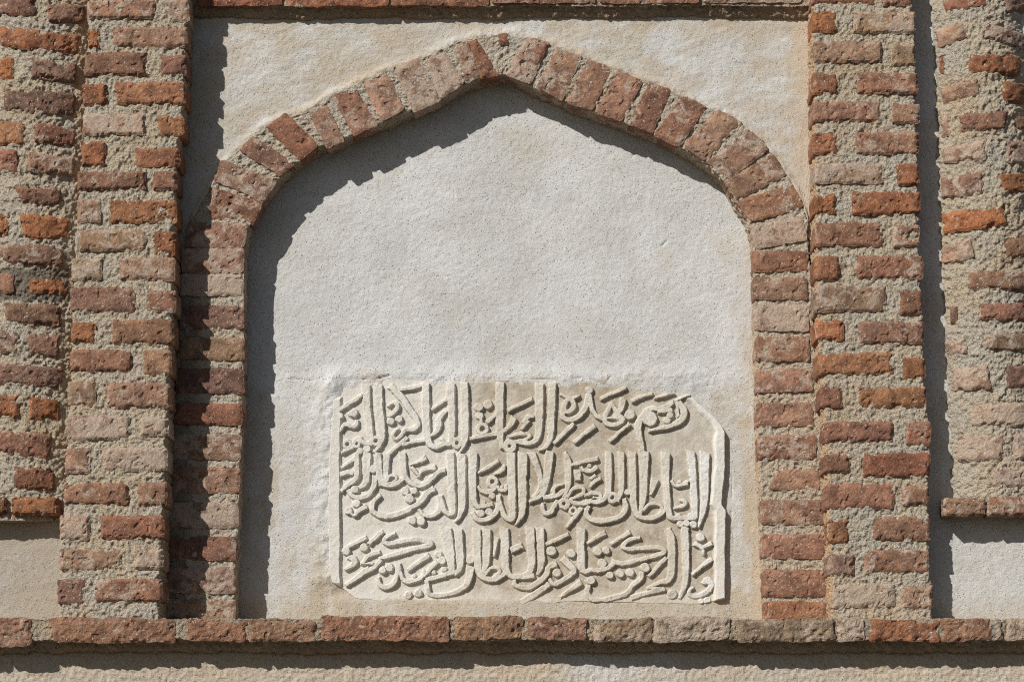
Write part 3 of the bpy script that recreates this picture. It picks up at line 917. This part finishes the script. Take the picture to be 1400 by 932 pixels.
# strokes of the carved script: "x,y,width ..." ; "@x,y,r" a dot ; "#x,y,r,w" a ring
TXT = {
'A1': """395,200,85 405,400,82 430,600,75 450,770,60;525,205,90 535,400,88 560,600,80 570,700,70 555,790,55 500,870,35 475,885,20;#500,765,38,34;
450,800,45 400,790,45 370,795,45 340,740,45 300,740,45 265,785,45;#295,795,34,36;#200,800,38,34;250,830,40 140,890,32;110,440,45 345,290,45;
@270,470,42;@235,480,28;@125,500,32;130,660,30 150,600,40 200,590,55 240,620,40 290,610,50 300,560,35;@330,870,36;@405,850,40;
670,200,72 760,290,78 860,430,75 950,560,65 930,635,55 870,650,50 810,640,45 760,720,42 710,755,40 680,720,35 690,670,35 730,640,35;
820,740,48 640,900,42;740,220,42 860,210,42 975,180,42;630,400,35 690,355,45 745,395,50 700,460,45 640,510,35;@655,560,40;@745,535,40;
1028,180,85 1033,500,85 1036,700,80 1065,800,65 1130,835,60 1180,820,50 1225,795,50 1280,800,50 1305,760,55;790,805,40 1030,750,42""",
'A2': """90,430,34 235,330,38;230,455,48 150,530,52 160,590,75 145,660,50 75,710,30;190,750,28 235,795,30;285,180,85 290,400,85 300,600,75 292,760,60;
#350,790,42,42;430,170,80 435,400,85 440,600,85 438,760,70 400,860,35 380,885,20;@580,410,46;@675,380,48;@590,500,42;595,520,40 615,590,40;#620,640,50,40;
680,560,45 755,500,35;500,740,38 640,710,45 790,690,45;805,175,90 800,400,90 800,600,80 812,760,70 830,830,50;945,540,68 910,620,55 830,670,42;
900,440,36 1010,385,42 1138,325,42;#905,820,46,58;910,715,38 1010,685,42 1140,700,45 1070,760,42;960,780,42 1050,765,50 1110,790,50;1060,570,48 1110,500,50 1155,510,40;1100,560,40 1040,640,30""",
'A3': """215,190,95 215,400,90 210,600,80 200,740,60 120,800,52 0,780,48;350,180,85 345,400,80 335,600,80 330,760,60 270,850,35 215,865,20;
520,315,50 470,400,52 480,455,50 540,455,52 590,400,48 565,340,50 520,315,50;465,430,55 452,505,55 490,540,55 560,545,55 640,500,58 710,410,60 722,330,58 738,285,55;
738,290,58 765,420,55 820,505,55 880,530,52;450,275,32 520,315,40;575,315,35 640,290,30;@740,225,42;375,785,38 570,590,48;590,775,38 790,615,50;
870,315,38 1120,205,42;978,375,45 925,470,50 895,550,52 950,600,52 1050,590,52 1110,540,52 1060,500,50 1020,430,48 978,375,45;900,525,35 1000,520,35 1060,530,40;965,765,34 1160,590,45""",
'A4': """90,340,65 70,430,58 10,500,48;@160,490,54;190,340,36 300,290,46 390,272,34;430,312,24 530,280,40 625,255,34;650,340,30 790,270,42;
#370,530,40,84;330,470,70 250,570,78 247,680,70 290,820,58 310,885,28;340,450,60 400,415,52 480,435,52 555,405,62 612,370,50;470,455,40 600,440,50;
690,380,72 742,450,85 722,540,70 600,612,52 370,655,30;660,360,34 680,500,34;@585,495,34;@555,550,38""",
'B1': """300,105,50 302,300,66 280,370,58 200,412,48 140,480,40;140,230,32 300,125,42;140,300,52 200,278,50 250,290,50;405,105,88 402,300,76 400,400,62 330,440,40;
@275,465,42;490,335,62 482,440,55 420,530,52 330,555,50 250,540,50 212,480,45;@465,250,44;525,105,76 535,300,75 560,400,68;615,110,70 610,300,56 600,390,50;
560,400,60 640,425,52 720,410,50 795,345,50;612,385,30 640,320,34 700,310,34 725,350,34 690,392,34 620,402,30;
780,100,76 790,250,66 815,340,55 870,400,52 960,430,52 1040,400,52 1110,330,52 1170,270,52 1220,262,48;870,205,16 960,170,42 1015,135,58;
890,240,40 930,285,44 960,325,30;950,330,26 990,260,44 1060,240,40 1110,235,60;@810,480,44;@905,480,38;@855,555,50;
545,530,30 470,590,50 452,680,58 510,735,60 640,752,60 800,705,56 930,630,56 1010,560,62 1030,505,60 1100,462,70;@295,610,44;@210,690,42;215,700,30 270,750,30 310,690,50 390,650,52;
@890,790,44;@980,800,46;960,680,34 1000,740,46 1090,748,48 1170,700,50 1185,640,58 1180,545,60""",
'B2': """185,600,62 210,690,56 250,722,52 300,730,55 312,680,62 297,500,80 287,300,85 280,105,85;400,115,90 400,300,90 405,500,85 405,650,75 380,750,45 335,805,18;
520,105,95 515,300,85 520,500,70 545,640,55 600,650,45 720,620,48;@632,605,22;580,290,30 690,225,48 780,165,38;750,300,22 830,270,52 852,215,34;
#725,385,46,42;580,440,34 610,490,50 700,492,52 770,430,50;785,430,24 800,480,42 872,470,46 872,425,28;@825,440,18;@720,530,36;
790,545,52 795,640,58 750,735,50 650,790,52 560,790,52 520,720,48;@600,715,42;@690,700,40;790,560,50 822,680,55 860,760,55 930,790,62 942,700,80 932,500,85 926,300,85 920,105,90;
1045,110,100 1045,400,95 1045,600,88 1042,740,62 975,835,20""",
'B3': """145,110,78 190,230,66 227,350,56 230,450,46 150,545,34;320,95,92 300,300,80 270,450,70 235,530,55 115,592,30;
470,412,26 400,420,42 352,470,46 372,505,42;270,545,50 400,530,52 475,480,50;485,85,44 515,150,76 520,300,70 522,420,56 480,540,50;550,205,36 820,140,44;
510,540,36 560,455,40 650,430,44 697,480,42 640,540,40 540,565,36;540,575,42 580,612,52 680,615,52 760,590,50;#475,615,40,52;400,590,46 372,650,50 330,710,52 270,722,50 245,670,40 252,615,30;
#570,690,36,32;650,668,50 580,770,46 505,860,28;655,225,30 690,275,42 770,270,44 812,235,50;@745,215,22;615,290,74 620,345,64;755,435,26 800,370,50 852,350,34;765,350,28 800,320,34;
700,522,34 780,500,46 860,510,44 868,560,36 790,545,26;720,590,44 850,602,50 910,550,50 950,505,50;#990,550,42,44;945,95,72 945,300,75 945,490,66;
1075,95,72 1083,300,66 1085,480,56 1040,580,46;735,650,42 702,705,50 740,775,60 850,803,60 1000,780,56 1090,740,52 1138,660,55 1115,572,46""",
'B4': """@135,495,36;185,100,82 190,300,80 195,500,75 212,700,65 260,762,52 400,772,52 500,725,48 555,650,40;310,100,110 310,300,90 310,500,70 292,640,50 270,720,45;
310,680,36 360,620,36 450,612,40 512,650,40 490,720,38 420,765,36;422,378,74 405,440,60 382,515,24;540,110,95 540,300,85 550,500,70 572,700,66 592,775,60 680,768,50 850,760,55;@680,738,22;@800,735,22;
610,380,34 635,430,36 695,420,40 760,400,46;@690,385,20;@770,380,18;700,580,28 752,582,50 742,640,42 630,665,26;
810,95,86 820,200,85 835,400,76 845,600,76 850,750,62;955,110,104 950,300,96 955,500,86 942,680,66 890,860,18;@695,830,38;@760,822,36;@830,835,40""",
'C1': """215,250,42 390,160,48;435,215,42 560,100,50;@185,300,44;@375,260,44;215,370,40 270,378,76 282,430,60 180,492,28;
530,315,45 420,345,48 370,420,42;350,430,24 470,432,30;545,400,42 480,480,48 400,520,50;410,500,62 300,580,52 190,655,40;
700,115,26 610,145,48 578,200,50 640,232,52 800,190,52 950,175,50 1070,205,64 1090,235,60 940,262,48 760,322,52 600,362,50 540,375,28;
@570,500,40;@645,475,44;735,450,56 730,560,50 690,650,50 600,690,52 535,665,50 528,590,40;740,460,50 772,590,50 830,632,52 900,612,46 990,590,42 1012,510,30;@905,565,20;850,495,40 1050,350,52;@845,765,40;@950,745,42""",
'C2': """@155,335,38;@190,400,44;5,560,34 80,470,46 130,425,44;40,600,46 120,580,50 200,560,50 270,535,52 330,520,45;@105,525,24;@215,495,26;
240,100,112 265,250,110 285,400,90 295,520,62;365,100,85 375,250,90 385,400,85 385,490,62 330,550,24;@490,390,48;
490,495,88 480,590,70 440,680,56 330,740,50 180,775,46 50,765,44 42,690,46 30,620,44;560,100,92 565,300,85 570,480,76 600,570,66 700,607,56 800,590,52 850,540,50;
665,100,88 665,300,85 660,440,76 620,545,40;640,570,34 690,485,38 770,470,40 812,510,40 770,572,38 700,600,34;770,180,44 740,350,26;855,90,92 860,300,85 865,450,72 900,570,56 1000,572,60 1150,560,60;
940,280,62 1025,250,62;958,615,38 965,668,50 1090,695,55 1140,680,55 1240,610,60 1310,540,60 1310,470,56 1385,445,66""",
'C3': """115,85,96 125,300,90 138,500,72 60,560,52;220,90,86 230,300,85 235,460,72 195,548,24;295,225,38 400,180,44 510,125,40;@340,300,52;@550,325,46;@400,530,44;
480,395,78 540,455,74 592,505,60 540,562,50 440,622,46 360,665,46 328,600,34;300,660,56 200,740,72 40,830,60;635,640,58 440,785,34;
655,90,86 655,300,85 655,480,76 700,530,50 760,490,40 800,512,46 900,492,50 960,470,50 1020,412,46 1090,435,50;@880,432,50;725,215,30 900,110,50;980,220,34 1160,108,46;
@830,305,44;@920,295,42;@960,555,40;@760,610,44;730,680,50 712,740,55 770,812,56 880,832,56 1000,792,52 1110,768,50 1165,720,50 1210,650,50 1295,592,48 1298,540,44""",
'C4': """262,160,28 165,170,46 90,230,46 100,282,46 250,275,46 420,260,46 510,270,50 535,312,50 450,345,46 240,400,46 80,440,50 -10,412,50;
@60,540,42;@165,530,42;@325,475,50;370,560,34 540,380,46;575,75,40 602,160,86 605,400,80 600,560,72 560,622,55 500,622,44 350,690,32;370,690,30 550,705,44 440,722,50 300,752,46 190,790,52;
@610,755,50;745,80,84 752,300,80 757,500,70 745,680,50 690,795,30;@910,155,44;860,225,50 930,262,42 942,340,22;935,262,36 1020,220,44;830,540,34 1020,390,46;
940,640,36 985,600,84 1032,650,62 1000,720,56 930,765,54 850,780,50 785,755,44 795,705,30 830,688,24;@980,820,36;@920,830,26"""}

PX0, PX1, PY0, PY1, GS = 444, 1002, 506, 832, 0.68
gx, gy = np.meshgrid(np.arange(PX0, PX1, GS), np.arange(PY0, PY1, GS))
warpx = gx + .5 * fbm(gx, gy, 9, 2, 1) + .25 * fbm(gx, gy, 3, 2, 2)
warpy = gy + .5 * fbm(gx, gy, 9, 2, 5) + .25 * fbm(gx, gy, 3, 2, 6)
best = np.full(gx.shape, -99.0)          # signed inside distance, px
owner = np.full(gx.shape, -1)
strokes = []
for key, txt in TXT.items():
    x0, y0 = OR[key]
    for s in txt.replace('\n', '').split(';'):
        s = s.strip()
        if not s:
            continue
        if s[0] == '@':
            a = [float(v) for v in s[1:].split(',')]
            pts = [(a[0], a[1], 2 * a[2]), (a[0] + 1, a[1], 2 * a[2])]
        elif s[0] == '#':
            a = [float(v) for v in s[1:].split(',')]
            pts = [(a[0] + a[2] * math.cos(t), a[1] + a[2] * math.sin(t), a[3]) for t in np.linspace(0, 2 * math.pi, 13)]
        else:
            pts = [tuple(float(v) for v in p.split(',')) for p in s.split()]
        p = np.array(pts)
        strokes.append(np.stack([x0 + p[:, 0] / SC, y0 + p[:, 1] / SC, p[:, 2] / SC], -1))


def smooth_poly(p):
    """round the corners of a traced line"""
    if len(p) < 3:
        return p
    for _ in range(2):
        q = [p[0]]
        for a, b in zip(p[:-1], p[1:]):
            q += [a * .75 + b * .25, a * .25 + b * .75]
        q.append(p[-1])
        p = np.array(q)
    return p


for k, s in enumerate(strokes):
    s = smooth_poly(s)
    wmax = s[:, 2].max() / 2 + 4
    i0 = max(0, int((s[:, 0].min() - wmax - PX0) / GS)); i1 = int((s[:, 0].max() + wmax - PX0) / GS) + 1
    j0 = max(0, int((s[:, 1].min() - wmax - PY0) / GS)); j1 = int((s[:, 1].max() + wmax - PY0) / GS) + 1
    X, Y_ = warpx[j0:j1, i0:i1], warpy[j0:j1, i0:i1]
    m = np.full(X.shape, -99.0)
    nseg = len(s) - 1
    isdot = nseg == 1 and np.hypot(*(s[1, :2] - s[0, :2])) < 1
    closed = np.hypot(*(s[-1, :2] - s[0, :2])) < .5
    for si, (a, b) in enumerate(zip(s[:-1], s[1:])):
        dx, dy = b[0] - a[0], b[1] - a[1]
        L2 = dx * dx + dy * dy + 1e-9
        t = np.clip(((X - a[0]) * dx + (Y_ - a[1]) * dy) / L2, 0, 1)
        d = np.hypot(X - a[0] - t * dx, Y_ - a[1] - t * dy)
        w_ = (a[2] + (b[2] - a[2]) * t) / 2
        v_ = w_ - d
        if not isdot and not closed and (si == 0 or si == nseg - 1):
            L_ = math.sqrt(L2)
            al = ((X - a[0]) * dx + (Y_ - a[1]) * dy) / L_
            pp = np.abs((X - a[0]) * dy - (Y_ - a[1]) * dx) / L_
            sp = (X - a[0]) * abs(dy) / L_
            wide = a[2] > 8.4 and abs(dy) > 2 * abs(dx)
            if si == 0:
                e0 = -al + (.28 * (X - a[0]) if wide else 0)
                cap = np.where(al < 0, np.minimum(a[2] / 2 - pp, a[2] * .42 - e0), -99)
                v_ = np.where(al < 0, np.maximum(cap, -99), v_)
                if wide:
                    v_ = np.where(al >= 0, np.minimum(v_, a[2] * .42 - e0 + 0 * v_), v_)
            if si == nseg - 1:
                e1 = al - L_
                cap = np.minimum(b[2] / 2 - pp, b[2] * .36 - e1)
                v_ = np.where(e1 > 0, cap, v_)
        m = np.maximum(m, v_)
    sub = best[j0:j1, i0:i1]
    up = m > sub
    owner[j0:j1, i0:i1][up] = k
    sub[up] = m[up]

# joined strokes make one letter group
par = list(range(len(strokes)))


def find(a):
    while par[a] != a:
        par[a] = par[par[a]]
        a = par[a]
    return a


ins = best > 0.0
for A_, B_, ma, mb in ((owner[:, :-1], owner[:, 1:], ins[:, :-1], ins[:, 1:]), (owner[:-1], owner[1:], ins[:-1], ins[1:])):
    w = ma & mb & (A_ != B_) & (A_ >= 0) & (B_ >= 0)
    for a, b in set(zip(A_[w].tolist(), B_[w].tolist())):
        par[find(a)] = find(b)
comp = np.array([find(k) for k in range(len(strokes))])

# outline of the slab: edge x / y as functions, soft and broken
top = interp([(440, 534), (462, 527), (500, 523), (545, 517), (600, 521), (700, 522), (790, 522), (830, 519), (850, 527), (880, 535), (945, 539), (955, 552), (972, 566), (984, 580), (991, 592), (1000, 600)])
rgt = interp([(500, 985), (575, 985), (590, 991), (640, 992), (660, 989), (690, 986), (698, 992), (720, 992), (830, 991)])
bot = interp([(440, 790), (452, 795), (470, 806), (485, 818), (520, 822), (560, 824), (600, 822), (700, 828), (790, 823), (900, 826), (960, 826), (992, 818), (1002, 812)])
lft = interp([(500, 459), (560, 455), (640, 449), (700, 449), (780, 450), (810, 458), (830, 462)])
e_ = 1.1 * fbm(gx, gy, 14, 3, 2)
din = np.minimum.reduce([gy - top(gx) + e_, rgt(gy) - gx + e_, bot(gx) - gy + e_, gx - lft(gy) + e_])

HL = .0145
ground = .0085 + .0008 * fbm(gx, gy, 40, 3, 1) + .0009 * fbm(gx, gy, 6, 3, 3)
# rims: the raised border at right, left and along the broken corner
def band(xc, w, ya, yb):
    d = w / 2 - np.abs(warpx - xc) + 1.2 * fbm(gx, gy, 18, 3, 3)
    return np.minimum(d, np.minimum((warpy - ya) * .6, (yb - warpy) * .6))
rimr = band(983.5 - 2.0 * np.exp(-((gy - 690) / 8.0) ** 2) + 0 * gx, 16.5, 583, 826)
riml = band(interp([(500, 461), (560, 459), (640, 457), (800, 457.5)])(gy), interp([(500, 12), (560, 15), (640, 18), (800, 18)])(gy), 545, 800)
dd = np.full(gx.shape, 99.0)
for (ax_, ay_), (bx_, by_) in (((945, 543), (957, 553)), ((957, 553), (975, 574)), ((975, 574), (984, 592))):
    dx, dy = bx_ - ax_, by_ - ay_
    t = np.clip(((warpx - ax_) * dx + (warpy - ay_) * dy) / (dx * dx + dy * dy), 0, 1)
    dd = np.minimum(dd, np.hypot(warpx - ax_ - t * dx, warpy - ay_ - t * dy))
rimd = 4.4 - dd + 1.0 * fbm(gx, gy, 14, 3, 3)


def prof(d, w=1.45):
    return np.clip((d + w * .5) / w, 0, 1) ** .8


best = best + .12 - .7 * sstep(.3, .65, fbm(gx, gy, 8, 2, 7)) - .5 * sstep(.35, .65, fbm(gx, gy, 3.5, 2, 2)) * (best < 1.5)
wear = .90 + .16 * fbm(gx, gy, 26, 3, 4)
wear *= 1 - .65 * sstep(800, 822, gy + 3 * fbm(gx, gy, 20, 2, 1))
wear *= 1 - .3 * sstep(528, 520, gy)
lh = HL * prof(best) * wear + 0 * best + (.0009 * fbm(gx, gy, 7, 3, 6) + .0004 * fbm(gx, gy, 3, 2, 4)) * (best > 0)
drr = np.minimum(rgt(gy) - gx, np.where(gx > 938, (gy - top(gx)) * .72, 99)) + 1.3 * fbm(gx, gy, 16, 3, 3)
wl = 8.5 + 7.5 * sstep(570, 605, gy)
inr = sstep(wl + 2.5, wl - 3.5, drr) * (gx > 938)
rimr = np.where(gx > 938, wl - drr, -9)
rh = HL * np.maximum(inr * (.55 + .5 * sstep(565, 600, gy)) * (.93 + .12 * fbm(gx, gy, 22, 3, 1)), prof(riml, 3.2) * .9)
isrim = rh > lh
h = ground + np.maximum(lh * (best > -1.2), rh)
edge = sstep(-1.2, 1.6, din)
h = h * edge + (-.012) * (1 - edge)
Ap = P(gx, gy, Y_NICHE)
Ap[..., 1] -= h
# brown weathering of the sunk ground; tops stay pale
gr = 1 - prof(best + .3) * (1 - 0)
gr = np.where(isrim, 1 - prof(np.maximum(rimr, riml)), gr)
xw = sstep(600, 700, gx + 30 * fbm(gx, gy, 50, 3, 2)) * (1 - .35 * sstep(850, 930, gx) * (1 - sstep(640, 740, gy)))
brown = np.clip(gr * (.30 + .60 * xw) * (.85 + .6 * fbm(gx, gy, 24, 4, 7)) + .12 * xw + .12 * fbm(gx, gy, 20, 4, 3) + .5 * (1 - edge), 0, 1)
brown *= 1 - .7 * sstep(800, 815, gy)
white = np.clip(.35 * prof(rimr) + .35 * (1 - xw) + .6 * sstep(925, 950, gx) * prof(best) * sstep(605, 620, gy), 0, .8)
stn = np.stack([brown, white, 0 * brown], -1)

panel = thing("inscribed_panel", "carved pale marble panel with three lines of raised Arabic script set in the niche", "inscription")
F = quads(*gx.shape)
vown = np.where((best > -.55) & (owner >= 0) & ~isrim & (din > 0), comp[np.clip(owner, 0, None)], -1).ravel()
vrim = (isrim & (rh > .35 * HL)).ravel()
fo = vown[F].max(1)
fr = vrim[F].any(1) & (fo < 0)
flatP, flatS = Ap.reshape(-1, 3), stn.reshape(-1, 3)


def submesh(name, mask):
    f = F[mask]
    used, inv = np.unique(f.ravel(), return_inverse=True)
    return mesh_from(name, flatP[used], inv.reshape(-1, 4), STONE, panel, flatS[used])


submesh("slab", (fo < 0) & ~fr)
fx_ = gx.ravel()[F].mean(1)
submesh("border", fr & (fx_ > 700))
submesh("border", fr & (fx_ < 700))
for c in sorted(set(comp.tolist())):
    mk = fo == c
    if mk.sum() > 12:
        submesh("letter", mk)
